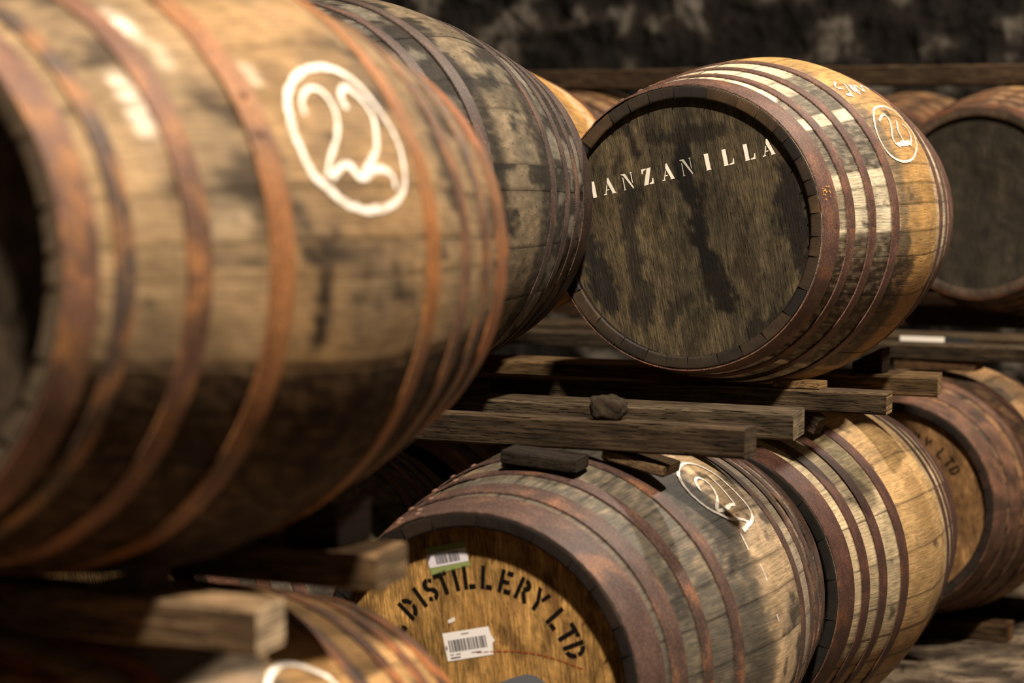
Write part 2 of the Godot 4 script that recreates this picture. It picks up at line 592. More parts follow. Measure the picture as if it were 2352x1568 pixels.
func block_letter(ch: String) -> Array:
	# bold stencilled capitals, one unit high
	var w := 0.2
	match ch:
		"D":
			return [bar(-0.24, 0.0, -0.24, 1.0, w), arc_band(-0.1, 0.5, 0.24, 0.3, 0.44, 0.5, 84.0, 8.0), arc_band(-0.1, 0.5, 0.24, 0.3, 0.44, 0.5, -4.0, -84.0)]
		"I":
			return [bar(0.0, 0.0, 0.0, 1.0, w)]
		"S":
			return [arc_band(0.0, 0.72, 0.1, 0.1, 0.3, 0.29, 75.0, 270.0), arc_band(0.0, 0.28, 0.1, 0.1, 0.3, 0.29, 90.0, -100.0), bar(0.1, 0.9, 0.26, 0.8, 0.16), bar(-0.3, 0.2, -0.12, 0.1, 0.18)]
		"T":
			return [bar(-0.34, 0.9, -0.06, 0.9, w), bar(0.04, 0.0, 0.04, 1.0, w), bar(0.17, 0.9, 0.36, 0.9, w)]
		"L":
			return [bar(-0.2, 0.0, -0.2, 1.0, w), bar(-0.05, 0.1, 0.28, 0.1, w)]
		"E":
			return [bar(-0.24, 0.0, -0.24, 1.0, w), bar(-0.14, 0.5, 0.16, 0.5, 0.18), bar(-0.04, 0.9, 0.28, 0.9, w), bar(-0.04, 0.1, 0.3, 0.1, w)]
		"R":
			return [bar(-0.26, 0.0, -0.26, 1.0, w), arc_band(-0.08, 0.72, 0.14, 0.12, 0.36, 0.28, 92.0, -86.0), bar(-0.02, 0.44, 0.26, 0.0, w)]
		_:
			return [poly([-0.1, 0.0, 0.1, 0.0, 0.1, 0.42, -0.16, 1.0, -0.38, 1.0, -0.1, 0.42]), poly([0.06, 0.62, 0.2, 1.0, 0.4, 1.0, 0.18, 0.5])]


func put_letter(a: Acc, strokes: Array, at_: Vector2, turn: float, sx: float, sy: float, z: float, col: Color) -> void:
	for s in strokes:
		var o := PackedVector2Array()
		for v in s:
			o.append(at_ + Vector2(v.x * sx, v.y * sy).rotated(turn))
		flat_shape(a, o, z, col * rng.randf_range(0.92, 1.05))


# ---------------------------------------------------------------- timber
func timber(x0: float, x1: float, ytop: float, h: float, zf: float, zb: float, skew: float, tone: Color, tip: Color) -> ArrayMesh:
	# a sawn length of wood along x, edges knocked off, end cut a little out of square
	var a := Acc.new()
	var segs := maxi(8, int((x1 - x0) / 0.03))
	var d := 0.0035
	var yb := ytop - h
	var ring := [Vector2(zf - d, ytop), Vector2(zb + d, ytop), Vector2(zb, ytop - d), Vector2(zb, yb + d), Vector2(zb + d, yb), Vector2(zf - d, yb), Vector2(zf, yb + d), Vector2(zf, ytop - d)]
	var sd := rng.randf() * 50.0
	var face := [Vector3(0, 1, 0), Vector3(0, 0.7, -0.7), Vector3(0, 0, -1), Vector3(0, -0.7, -0.7), Vector3(0, -1, 0), Vector3(0, -0.7, 0.7), Vector3(0, 0, 1), Vector3(0, 0.7, 0.7)]
	var vv := 0.0
	for k in 8:
		var A: Vector2 = ring[k]
		var B: Vector2 = ring[(k + 1) % 8]
		var cols := maxi(2, int(A.distance_to(B) / 0.012) + 1)
		var p := PackedVector3Array(); var n := PackedVector3Array(); var c := PackedColorArray(); var u := PackedVector2Array()
		for i in segs + 1:
			for j in cols:
				var q := A.lerp(B, float(j) / (cols - 1))
				var x := lerpf(x0, x1 - skew * (zf - q.x) / maxf(zf - zb, 0.001) , float(i) / segs)
				var w := n_mid.get_noise_2d(x * 0.5 + sd, q.x * 2.0 + q.y * 3.0)
				var wob := n_fine.get_noise_2d(x * 0.6 + sd, q.y * 2.0 - q.x * 2.0)
				var chip := sm(0.25, 0.6, n_mid.get_noise_2d(x * 0.9 + sd * 2.0, 4.0 + k)) * 0.004 if k % 2 == 1 else 0.0
				var cc := Vector2((zf + zb) * 0.5, (ytop + yb) * 0.5)
				q += (cc - q).normalized() * (chip + 0.0008 * wob)
				p.append(Vector3(x, q.y, q.x))
				n.append(face[k])
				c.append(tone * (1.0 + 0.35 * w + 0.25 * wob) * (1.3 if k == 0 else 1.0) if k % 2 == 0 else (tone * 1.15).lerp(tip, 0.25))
				u.append(Vector2(x * 1.6 + sd, (vv + A.distance_to(B) * j / (cols - 1)) * 3.0))
		vv += A.distance_to(B)
		a.grid(p, n, c, u, segs + 1, cols)
	for e in [0, 1]:
		var cen := Vector3.ZERO
		var v: Array = []
		for q in ring:
			var x: float = x0 if e == 0 else x1 - skew * (zf - q.x) / maxf(zf - zb, 0.001)
			v.append(Vector3(x, q.y, q.x))
			cen += v[-1] / 8.0
		for k in 8:
			var m: Vector3 = (v[k] + v[(k + 1) % 8]) * 0.5
			a.tri(cen, v[k], m, Vector3(-1 if e == 0 else 1, 0, 0), tip * rng.randf_range(0.85, 1.1))
			a.tri(cen, m, v[(k + 1) % 8], Vector3(-1 if e == 0 else 1, 0, 0), tip * rng.randf_range(0.85, 1.1))
	return a.mesh()


func rail(label: String, x0: float, x1: float, ytop: float, h: float, zf: float, zb: float, skew: float, tone: Color, tip: Color, group: String, called := "rail", category := "rail") -> MeshInstance3D:
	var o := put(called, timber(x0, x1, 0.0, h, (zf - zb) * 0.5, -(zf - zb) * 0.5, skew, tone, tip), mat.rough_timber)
	o.position = Vector3(0, ytop + LIFT, (zf + zb) * 0.5)
	tag(o, label, category, group)
	return o


func block(called: String, label: String, category: String, centre: Vector3, size: Vector3, turn: Vector3, wedge: float, tone: Color, group := "") -> MeshInstance3D:
	# a short offcut: a box with chamfered edges; wedge thins its +x end
	var a := Acc.new()
	var s := size * 0.5
	var d := minf(0.003, minf(s.y, s.z) * 0.3)
	var ring := [Vector2(-s.z + d, s.y), Vector2(s.z - d, s.y), Vector2(s.z, s.y - d), Vector2(s.z, -s.y + d), Vector2(s.z - d, -s.y), Vector2(-s.z + d, -s.y), Vector2(-s.z, -s.y + d), Vector2(-s.z, s.y - d)]
	var xs := [-s.x, -s.x + d, s.x - d, s.x]
	var pos := func(i: int, k: int) -> Vector3:
		var q: Vector2 = ring[k % 8]
		var f := 1.0 if i in [1, 2] else 0.93
		var yy := q.y * f
		var w: float = lerpf(1.0, 1.0 - wedge, (xs[i] + s.x) / (2.0 * s.x))
		return Vector3(xs[i], -s.y + (yy + s.y) * w, q.x * f)
	for i in 3:
		for k in 8:
			a.quad(pos.call(i, k), pos.call(i + 1, k), pos.call(i + 1, k + 1), pos.call(i, k + 1), tone * rng.randf_range(0.92, 1.06), 3.0)
	for e in [0, 3]:
		var cen := Vector3(xs[e], (pos.call(e, 0).y + pos.call(e, 4).y) * 0.5, 0)
		for k in 8:
			a.tri(cen, pos.call(e, k), pos.call(e, k + 1), Vector3(-1 if e == 0 else 1, 0, 0), tone * 1.2)
	var o := put(called, a.mesh(), mat.rough_timber)
	o.transform = Transform3D(Basis.from_euler(turn * PI / 180.0), centre + Vector3(0, LIFT, 0))
	tag(o, label, category, group)
	return o


func room_box(called: String, lo: Vector3, hi: Vector3, m: Material) -> void:
	var b := BoxMesh.new()
	b.size = hi - lo
	var o := put(called, b, m)
	o.position = (lo + hi) * 0.5
	o.set_meta("kind", "structure")


func noise_tex(seed_: int, f: float, ramp: Array, normal := false, octaves := 5) -> NoiseTexture2D:
	var t := NoiseTexture2D.new()
	t.width = 512; t.height = 512; t.seamless = true
	var n := FastNoiseLite.new()
	n.seed = seed_; n.frequency = f; n.fractal_octaves = octaves
	t.noise = n
	if normal:
		t.as_normal_map = true
		t.bump_strength = 12.0
	elif ramp:
		var g := Gradient.new()
		g.offsets = PackedFloat32Array(); g.colors = PackedColorArray()
		for r in ramp:
			g.add_point(r[0], r[1])
		t.color_ramp = g
	return t


func ground_material(called: String, seed_: int, scale_: float, ramp: Array, f := 0.012) -> StandardMaterial3D:
	var m := StandardMaterial3D.new()
	m.resource_name = called
	m.albedo_texture = noise_tex(seed_, f, ramp)
	m.normal_enabled = true
	m.normal_texture = noise_tex(seed_ + 1, f * 1.5, [], true)
	m.heightmap_enabled = true
	m.heightmap_texture = noise_tex(seed_, f, [])
	m.heightmap_scale = 3.0
	m.uv1_triplanar = true
	m.uv1_world_triplanar = true
	m.uv1_scale = Vector3.ONE * scale_
	m.roughness = 0.95
	m.metallic_specular = 0.2
	return m


func lamp(x: float, y: float, z: float, energy: float, col: Color, label: String) -> void:
	var o := thing("hanging_lamp", label, "lamp", Transform3D(Basis(), Vector3(x, y + LIFT, z)), "lamps hanging over the aisle")
	var g := StandardMaterial3D.new()
	g.resource_name = "lit_bulb"
	g.albedo_color = Color(1, 0.9, 0.75)
	g.emission_enabled = true
	g.emission = col
	g.emission_energy_multiplier = 3.0
	var s := SphereMesh.new()
	s.radius = 0.12; s.height = 0.24
	put("bulb", s, g, o)
	var a := Acc.new()
	var p := PackedVector3Array(); var n := PackedVector3Array(); var c := PackedColorArray(); var u := PackedVector2Array()
	var pr := [[0.02, 0.2], [0.02, 0.15], [0.06, 0.13], [0.07, 0.1]]
	for w in pr:
		for j in 13:
			var f := TAU * j / 12.0
			p.append(Vector3(cos(f) * w[0], w[1], sin(f) * w[0])); n.append(Vector3(cos(f), 0.1, sin(f)).normalized()); c.append(rgb(40, 36, 32)); u.append(Vector2(j, w[1]))
	a.grid(p, n, c, u, 4, 13)
	put("lamp_holder", a.mesh(), mat.plain, o)
	var k := CylinderMesh.new()
	k.top_radius = 0.004; k.bottom_radius = 0.004; k.height = 5.0 - (y + LIFT) - 0.2
	k.radial_segments = 8
	var cord := put("cord", k, mat.plain, o)
	cord.position.y = 0.2 + k.height * 0.5
	var l := OmniLight3D.new()
	l.light_color = col
	l.light_energy = energy
	l.light_size = 0.11
	l.omni_range = 20.0
	l.omni_attenuation = 2.0
	l.shadow_enabled = true
	l.name = "bulb_light"
	o.add_child(l)


func style(over: Dictionary) -> Dictionary:
	var s := {
		"wood": "oak", "mid": rgb(196, 158, 108), "end": rgb(196, 165, 120), "grey": rgb(128, 114, 96), "dark": rgb(52, 46, 40), "greyness": 0.15, "gap": 0.2, "vary": 0.1, "belly": 0.17,
		"mould": -0.15, "hoop_mould": 0.2, "mould_amount": 0.7, "patches": [], "tip": rgb(120, 92, 60), "tip2": rgb(62, 52, 42),
		"iron": rgb(112, 76, 60), "rust": rgb(142, 86, 52), "iron_dark": rgb(70, 52, 46), "rusty": 0.0, "head": rgb(110, 86, 56), "head2": rgb(84, 66, 46), "head_turn": 12.0, "head_patches": [], "joint": 0.84, "recess": 0.03, "tipvar": 0.35,
	}
	s.merge(over, true)
	return s


func _ready() -> void:
	# ---- camera, surroundings, lights
	var cam := Camera3D.new()
	cam.name = "camera"
	cam.position = Vector3(0, LIFT, 0)
	cam.rotation_order = EULER_ORDER_YXZ
	cam.rotation = Vector3(deg_to_rad(-3.832), deg_to_rad(25.357), deg_to_rad(0.336))
	cam.near = 0.05
	cam.far = 60.0
	var attr := CameraAttributesPhysical.new()
	attr.frustum_focal_length = 86.95
	attr.frustum_focus_distance = 4.25
	attr.frustum_near = 0.05
	attr.frustum_far = 60.0
	attr.exposure_aperture = 3.7
	attr.exposure_shutter_speed = 100.0
	attr.exposure_sensitivity = 100.0
	cam.fov = rad_to_deg(2.0 * atan(784.0 / 5680.8))
	cam.current = true
	add_child(cam)
	var we := WorldEnvironment.new()
	we.name = "surroundings"
	var env := Environment.new()
	env.background_mode = Environment.BG_COLOR
	env.background_color = Color(0, 0, 0)
	env.tonemap_mode = Environment.TONE_MAPPER_LINEAR
	env.tonemap_exposure = 3.0
	env.sdfgi_enabled = true
	env.ssao_enabled = true
	env.ssil_enabled = true
	we.environment = env
	add_child(we)
	cam.attributes = attr
	var warm := Color(1.0, 0.94, 0.86)
	rng.seed = 20
	for nn in [[n_mid, 11, 14.0], [n_fine, 12, 55.0], [n_big, 13, 4.0]]:
		nn[0].seed = nn[1]
		nn[0].frequency = nn[2]
		nn[0].fractal_octaves = 3
	make_materials()
	make_rivet()
	lamp(0.25, 3.1, -0.8, 16.0, warm, "lit globe lamp hanging high over the near end of the aisle")
	lamp(0.25, 3.1, -6.0, 7.0, warm, "added globe lamp brightening the far end of the aisle")  # added second lamp, out of view, to brighten the far barrels

	# ---- the room
	var wall := ground_material("limewashed_stone", 41, 0.35, [[0.0, rgb(20, 18, 17)], [0.46, rgb(36, 33, 30)], [0.58, rgb(52, 47, 42)], [0.72, rgb(98, 91, 83)], [1.0, rgb(124, 117, 107)]], 0.02)
	var dirt := ground_material("beaten_earth", 51, 1.1, [[0.0, rgb(40, 34, 29)], [0.45, rgb(82, 71, 60)], [0.6, rgb(108, 94, 78)], [1.0, rgb(136, 120, 100)]], 0.01)
	var roof := ground_material("dark_boards", 61, 0.5, [[0.0, rgb(24, 20, 17)], [1.0, rgb(60, 50, 42)]])
	room_box("floor", Vector3(-9, -0.2, -10.2), Vector3(3.6, 0, 3), dirt)
	room_box("ceiling", Vector3(-9, 5.0, -10.2), Vector3(3.6, 5.2, 3), roof)
	room_box("wall_back", Vector3(-9, 0, -10.2), Vector3(3.6, 5.0, -9.9), wall)
	room_box("wall_front", Vector3(-9, 0, 2.7), Vector3(3.6, 5.0, 3), wall)
	room_box("wall_left", Vector3(-9, 0, -9.9), Vector3(-8.7, 5.0, 2.7), wall)
	room_box("wall_right", Vector3(3.3, 0, -9.9), Vector3(3.6, 5.0, 2.7), wall)

	# ---- rails (planks that carry the upper tier) and what lies on them
	var old := rgb(82, 68, 52)
	var tip := rgb(150, 124, 94)
	var G := "rails across the lower barrels"
	rail("blurred rail nearest the camera with a pale sawn end", -5.2, -1.215, -0.412, 0.046, -2.0, -2.07, 0.01, rgb(112, 91, 68), rgb(216, 188, 152), G)
	rail("second blurred rail, its pale top ending before the green sticker", -5.2, -1.27, -0.412, 0.04, -2.34, -2.45, 0.02, rgb(112, 88, 62), rgb(128, 106, 80), G)
	rail("rail with the dark stone lump lying on top of it", -5.2, -1.255, -0.373, 0.0465, -3.458, -3.51, 0.0, rgb(72, 59, 45), rgb(98, 82, 64), G)
	rail("rail just behind the one with the stone, its weathered end cut clean", -5.2, -1.262, -0.372, 0.043, -3.70, -3.815, 0.02, rgb(84, 72, 57), rgb(150, 132, 106), G)
	rail("rail under the front of the white stencilled barrel with a lit end", -5.2, -1.237, -0.371, 0.038, -4.12, -4.19, 0.01, old, rgb(168, 138, 100), G)
	rail("rail under the back of the white stencilled barrel with a lit end", -5.2, -1.275, -0.378, 0.038, -4.58, -4.72, 0.03, rgb(98, 78, 54), rgb(160, 128, 90), G)

	var R := "rails of the far rack"
	rail("grey far rail right of the stencilled barrel, just in front of the white strip", -5.2, -0.4, -0.4, 0.036, -5.80, -5.91, 0.0, rgb(74, 63, 50), tip, R)
	var far_rail := rail("farther rail carrying the white painted strip", -5.2, -0.4, -0.4, 0.038, -6.11, -6.33, 0.0, rgb(78, 65, 50), tip, R)
	rail("rail in the dark right under the plain-headed barrel, front one", -5.2, -0.4, -0.373, 0.036, -6.68, -6.75, 0.0, rgb(84, 62, 46), tip, R)
	rail("rail in the dark right under the plain-headed barrel, back one", -5.2, -0.4, -0.373, 0.036, -7.02, -7.1, 0.0, rgb(84, 62, 46), tip, R)
	rail("rail in the dark under the farthest barrel, front one", -5.2, -0.4, -0.366, 0.036, -7.66, -7.74, 0.0, rgb(84, 62, 46), tip, R)
	rail("rail in the dark under the farthest barrel, back one", -5.2, -0.4, -0.366, 0.036, -8.06, -8.14, 0.0, rgb(84, 62, 46), tip, R)
	rail("long dark beam lying high across the far barrels below the stone wall", -5.2, -0.4, 0.318, 0.055, -6.82, -6.93, 0.0, rgb(82, 66, 50), tip, "", "beam", "beam")
	var FR := "runners lying on the floor under the lower tier"
	for q in [[-2.02, -2.08, "near side of the blurred orange-hooped barrel"], [-2.42, -2.48, "far side of the blurred orange-hooped barrel"], [-3.42, -3.48, "near side of the lettered barrel"], [-3.84, -3.9, "far side of the lettered barrel"],
			[-4.36, -4.42, "near side of the pale clean barrel"], [-4.8, -4.86, "far side of the pale clean barrel"], [-5.86, -5.93, "near side of the reddish hooped barrel"], [-6.2, -6.26, "far side of the reddish hooped barrel"]]:
		rail("dark runner on the floor under the " + q[2], -5.2, -1.45, -1.075, 0.045, q[0], q[1], 0.0, rgb(84, 66, 48), rgb(150, 112, 72), FR, "floor_runner", "runner")
	var strip := Acc.new()
	_box(strip, Vector3(-1.80, -0.026, 0.109), Vector3(-1.685, -0.001, 0.1125), rgb(236, 230, 220))
	put("painted_strip", strip.mesh(), mat.paper, far_rail).set_meta("label", "white painted strip")
	strip = Acc.new()
	_box(strip, Vector3(-1.683, -0.026, 0.109), Vector3(-1.61, -0.001, 0.112), rgb(44, 44, 46))
	put("painted_strip", strip.mesh(), mat.paper, far_rail).set_meta("label", "black painted strip")
	block("board", "dark flat board lying on the lettered barrel under the rail", "board", Vector3(-1.553, -0.428, -3.395), Vector3(0.122, 0.021, 0.06), Vector3(4, 3, -4.5), 0.0, rgb(54, 46, 39))
	block("board", "brown board half in shade beside the dark one, under the rail with the stone", "board", Vector3(-1.44, -0.4345, -3.505), Vector3(0.105, 0.017, 0.07), Vector3(3, 0, -13), 0.0, rgb(116, 94, 68))
	block("wooden_wedge", "thin pale splinter of wood behind the dark flat board", "wedge", Vector3(-1.605, -0.427, -3.42), Vector3(0.05, 0.016, 0.03), Vector3(0, 20, 8), 0.5, rgb(120, 100, 70))
	block("wooden_wedge", "dark wedge jammed between the stencilled barrel and its back rail", "wedge", Vector3(-1.425, -0.352, -4.64), Vector3(0.06, 0.05, 0.055), Vector3(0, 180, 0), 0.6, rgb(60, 48, 38))
	block("wooden_block", "small pale offcut on the rail under the stencilled barrel", "block", Vector3(-1.405, -0.364, -4.155), Vector3(0.085, 0.014, 0.05), Vector3.ZERO, 0.0, rgb(150, 118, 78))
	block("wooden_block", "small dark block between the pale barrel and the rail above it", "block", Vector3(-1.452, -0.444, -4.35), Vector3(0.05, 0.04, 0.05), Vector3(0, 0, -25), 0.2, rgb(84, 70, 54))
	block("wooden_wedge", "dark blurred wedge under the huge barrel on the nearest rail", "wedge", Vector3(-1.385, -0.398, -2.035), Vector3(0.07, 0.026, 0.05), Vector3(0, 180, 0), 0.75, rgb(70, 56, 44))
	block("wooden_wedge", "dark blurred wedge under the huge barrel on the second rail", "wedge", Vector3(-1.365, -0.386, -2.4), Vector3(0.07, 0.05, 0.08), Vector3(0, 180, 0), 0.6, rgb(60, 48, 38))
	block("wooden_wedge", "thin wedge in the dark under the mould-stained barrel", "wedge", Vector3(-1.9, -0.361, -3.76), Vector3(0.12, 0.02, 0.08), Vector3(0, 180, 0), 0.6, rgb(60, 48, 38))
	block("packing_board", "dark packing board under the far rail on the reddish barrel, upper one", "board", Vector3(-1.63, -0.45, -5.86), Vector3(0.2, 0.024, 0.09), Vector3(0, 3, 0), 0.0, rgb(110, 84, 60))
	_stone()

	# ---- barrels
	var T := "barrels of the upper tier"
	var B := "barrels of the lower tier"
	var grey := rgb(92, 84, 72)

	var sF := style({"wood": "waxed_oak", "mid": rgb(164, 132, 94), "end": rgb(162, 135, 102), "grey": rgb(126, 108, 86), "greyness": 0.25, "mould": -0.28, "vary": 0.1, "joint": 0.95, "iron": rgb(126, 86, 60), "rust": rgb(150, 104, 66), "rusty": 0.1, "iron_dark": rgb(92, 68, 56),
		"head": rgb(96, 82, 66), "head2": rgb(70, 60, 50), "tip": rgb(118, 102, 84), "tip2": rgb(108, 93, 77), "tipvar": 0.06,
		"patches": [[-0.262, -0.238, 47, 56, 0.008, 2.0, rgb(238, 222, 204), 0.9], [-0.317, -0.293, 25, 40, 0.008, 2.0, rgb(238, 222, 204), 0.9], [-0.247, -0.226, 40, 46, 0.008, 2.0, rgb(230, 208, 180), 0.8], [-0.144, -0.126, 34, 39, 0.007, 1.5, rgb(230, 210, 186), 0.8], [-0.255, -0.205, 6, 11, 0.008, 1.0, rgb(214, 190, 156), 0.7], [-0.25, -0.195, 1, 9, 0.012, 1.0, rgb(140, 118, 90), 0.6], [-0.255, -0.225, 10, 22, 0.02, 4.0, rgb(128, 112, 90), 0.5],
			[-0.112, -0.092, -14, 5, 0.008, 2.0, rgb(40, 34, 30), 0.85], [-0.139, -0.069, 1.0, 4.5, 0.008, 0.8, rgb(52, 46, 40), 0.7], [-0.074, -0.006, 1.5, 4.5, 0.008, 0.8, rgb(70, 60, 48), 0.6],
			[-0.044, -0.032, -3, 2, 0.006, 1.0, rgb(70, 58, 44), 0.6], [-0.060, -0.034, -6.2, -4.2, 0.006, 0.8, rgb(66, 56, 44), 0.6], [0.011, 0.076, -6, -4.3, 0.01, 0.6, rgb(62, 52, 42), 0.65], [-0.269, -0.184, 1.2, 3.0, 0.01, 0.8, rgb(70, 62, 54), 0.6],
			[-0.224, -0.202, 29, 35, 0.012, 3.0, rgb(80, 66, 50), 0.6], [-0.004, 0.046, 40, 47, 0.02, 3.0, rgb(100, 82, 60), 0.6], [-0.5, 0.5, -110, -17.5, 0.03, 0.7, rgb(56, 43, 32), 0.88]]})  # last patch darkens the lower staves: partly stave colour, partly painted shade
	var hF := [[-0.434, -0.394, rgb(126, 90, 72)], [-0.376, -0.353, rgb(92, 76, 66)], [-0.292, -0.261, rgb(126, 88, 68)], [-0.185, -0.15, rgb(160, 106, 64), 18.0], [0.106, 0.141, rgb(176, 114, 62)], [0.226, 0.256, rgb(134, 98, 74)], [0.312, 0.346, rgb(122, 100, 84)], [0.382, 0.434, rgb(172, 108, 66)]]
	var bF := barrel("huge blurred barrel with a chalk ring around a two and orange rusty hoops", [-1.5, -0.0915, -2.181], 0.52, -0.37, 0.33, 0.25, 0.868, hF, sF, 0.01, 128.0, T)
	chalk(bF, [[[-0.026, 37.0], [-0.059, 36.0], [-0.089, 33.3], [-0.107, 29.9], [-0.115, 24.8], [-0.113, 20.6], [-0.106, 16.6], [-0.087, 13.8], [-0.060, 10.9], [-0.021, 9.9], [0.024, 11.0], [0.055, 13.5], [0.070, 17.0], [0.078, 22.3], [0.071, 26.7], [0.056, 31.0], [0.039, 34.4], [0.009, 36.4], [-0.026, 37.0]],
		[0.7, [-0.088, 27.6], [-0.083, 30.2], [-0.064, 32.5], [-0.046, 32.3], [-0.037, 30.0], [-0.039, 26.6], [-0.053, 22.8], [-0.072, 19.6], [-0.086, 16.1]], [[-0.080, 15.7], [-0.061, 17.6], [-0.045, 17.8], [-0.031, 15.5], [-0.003, 17.0], [0.025, 17.0], [0.037, 15.5], [0.035, 13.8]],
		[[-0.014, 28.4], [-0.014, 31.1], [0.006, 32.8], [0.026, 30.9], [0.036, 27.9], [0.028, 24.2], [0.009, 20.2], [-0.018, 17.2], [-0.026, 15.9]]], 0.0078, "white chalk ring with a two drawn inside")

	var sU := style({"wood": "dusty_oak", "mid": rgb(148, 130, 105), "end": rgb(138, 130, 116), "grey": rgb(120, 112, 98), "dark": rgb(50, 46, 40), "greyness": 0.2, "gap": 0.5, "mould": -0.02, "hoop_mould": 0.42, "mould_amount": 0.85, "belly": 0.12, "iron": rgb(96, 80, 73), "rust": rgb(112, 84, 70), "rusty": -0.2, "iron_dark": rgb(76, 60, 56),
		"patches": [[-0.09, -0.05, -20, 40, 0.012, 6.0, rgb(46, 42, 36), 0.75], [0.09, 0.135, -60, 34, 0.012, 5.0, rgb(60, 54, 46), 0.7]]})
	var hU := [[-0.407, -0.346], [-0.31, -0.285], [-0.202, -0.174], [-0.117, -0.085], [0.137, 0.162], [0.22, 0.243], [0.285, 0.308], [0.345, 0.407]]
	barrel("dusty mould-stained barrel between the big blurred one and the stencilled one", [-1.9782, -0.0416, -3.5174], 0.15, -0.57, 0.3288, 0.2676, 0.8137, hU, sU, 0.007, 120.0, T)

	var sM := style({"mid": rgb(206, 160, 98), "end": rgb(240, 224, 190), "grey": rgb(120, 112, 98), "greyness": -0.2, "gap": 0.25, "mould": -0.42, "hoop_mould": 0.1, "vary": 0.08, "belly": 0.155, "iron": rgb(120, 88, 76), "rust": rgb(134, 92, 70), "rusty": -0.1, "iron_dark": rgb(92, 68, 60), "tip": rgb(92, 71, 49), "tip2": rgb(48, 41, 35), "recess": 0.022,
		"head": rgb(92, 80, 60), "head2": rgb(72, 64, 49), "head_turn": 11.0,
		"head_patches": [[-0.01, 0.13, 0.012, 0.0, 0.016, rgb(26, 22, 18), 0.9], [0.012, 0.0, 0.04, -0.06, 0.017, rgb(26, 22, 18), 0.95], [0.04, -0.06, 0.062, -0.13, 0.02, rgb(30, 26, 21), 0.9], [-0.06, 0.15, 0.06, 0.165, 0.016, rgb(40, 34, 27), 0.75], [-0.117, 0.17, -0.1, 0.13, 0.012, rgb(36, 31, 25), 0.75], [-0.14, 0.12, -0.11, 0.05, 0.02, rgb(48, 42, 34), 0.6],
			[-0.12, 0.06, -0.08, -0.16, 0.02, rgb(46, 41, 35), 0.7], [-0.2, 0.0, -0.15, -0.14, 0.02, rgb(36, 34, 32), 0.75], [0.17, 0.1, 0.2, -0.06, 0.022, rgb(32, 28, 26), 0.75], [0.12, -0.17, 0.17, -0.155, 0.018, rgb(44, 38, 32), 0.7], [-0.04, -0.16, 0.0, -0.12, 0.018, rgb(44, 38, 32), 0.6], [0.1, -0.05, 0.12, -0.09, 0.02, rgb(60, 50, 38), 0.5]],
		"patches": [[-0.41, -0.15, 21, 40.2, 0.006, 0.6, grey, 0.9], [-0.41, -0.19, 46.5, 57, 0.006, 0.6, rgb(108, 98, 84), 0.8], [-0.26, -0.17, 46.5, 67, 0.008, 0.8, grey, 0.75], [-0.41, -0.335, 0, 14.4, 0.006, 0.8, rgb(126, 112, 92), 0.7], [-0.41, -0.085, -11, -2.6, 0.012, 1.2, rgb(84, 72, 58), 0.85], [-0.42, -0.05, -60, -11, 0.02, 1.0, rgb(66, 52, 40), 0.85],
			[-0.15, -0.09, 19, 46, 0.016, 3.0, rgb(112, 100, 84), 0.75], [-0.145, -0.1, -10, 20, 0.014, 3.0, rgb(118, 104, 86), 0.7], [-0.05, 0.15, -60, -16, 0.03, 5.0, rgb(150, 108, 68), 0.6], [-0.15, -0.11, 64, 72, 0.01, 4.0, rgb(130, 110, 84), 0.6], [0.1, 0.14, -14, 20, 0.01, 5.0, rgb(236, 222, 196), 0.55]]})
	var hM := [[-0.4587, -0.398], [-0.368, -0.338], [-0.283, -0.253], [-0.184, -0.15], [0.15, 0.182], [0.255, 0.283], [0.338, 0.368], [0.398, 0.4587]]
	var bM := barrel("barrel with white stencilled lettering on its dark head and chalk on its side", [-1.568, -0.0827, -4.4284], -1.77, 0.62, 0.3078, 0.2433, 0.9173, hM, sM, 0.0055, 112.0, T, [-11, -2.6, 7, 14.4, 21, 31, 40.2, 46.5, 57, 67])
	chalk(bM, [[[-0.066, 42.9], [-0.095, 40.2], [-0.123, 35.8], [-0.136, 32.2], [-0.138, 28.7], [-0.13, 25.6], [-0.11, 23.3], [-0.072, 21.9], [-0.026, 22.4], [0.023, 25.1], [0.072, 28.5], [0.115, 33.2], [0.113, 37.1], [0.098, 40.9], [0.066, 43.4], [0.007, 44.0], [-0.036, 43.9], [-0.066, 42.9]],
		[[-0.085, 38.1], [-0.053, 40.0], [-0.033, 40.0], [-0.031, 38.1], [-0.048, 34.9], [-0.071, 31.5], [-0.075, 28.9], [-0.063, 28.1]], [2.2, [-0.066, 28.2], [-0.023, 28.5], [0.013, 28.4]], [[0.013, 28.2], [0.056, 31.5], [0.077, 35.0], [0.051, 36.6]], [[0.01, 37.5], [-0.02, 33.8], [-0.025, 30.7], [-0.023, 28.9]]], 0.0048, "white chalk ring with a two drawn inside")
	chalk(bM, [[[-0.093, 58.6], [-0.116, 57.0], [-0.121, 55.4], [-0.101, 54.6]], [[-0.067, 56.6], [-0.084, 53.6], [-0.096, 51.6], [-0.12, 51.5], [-0.095, 50.3]], [[-0.054, 56.4], [-0.067, 52.0], [-0.046, 55.6], [-0.058, 50.6], [-0.03, 55.4], [-0.019, 51.7], [0.007, 55.0], [0.056, 54.3], [0.07, 56.5]]], 0.0045, "white chalk scribble")
	var flecks := []
	for k in 16:
		var ft := rng.randf_range(-0.45, -0.424)
		var ff := rng.randf_range(11.2, 17.0)
		flecks.append([rng.randf_range(0.6, 1.5), [ft, ff], [ft + rng.randf_range(0.001, 0.004), ff + rng.randf_range(-0.5, 0.5)]])
	chalk(bM, flecks, 0.0026, "bright orange scuff on the rim hoop", rgb(216, 152, 80), 0.0046, "scuff_mark")
	var a := Acc.new()
	var zt: float = bM.len * 0.5 - 0.022 + 0.0008
	var word := "MANZANILLA"
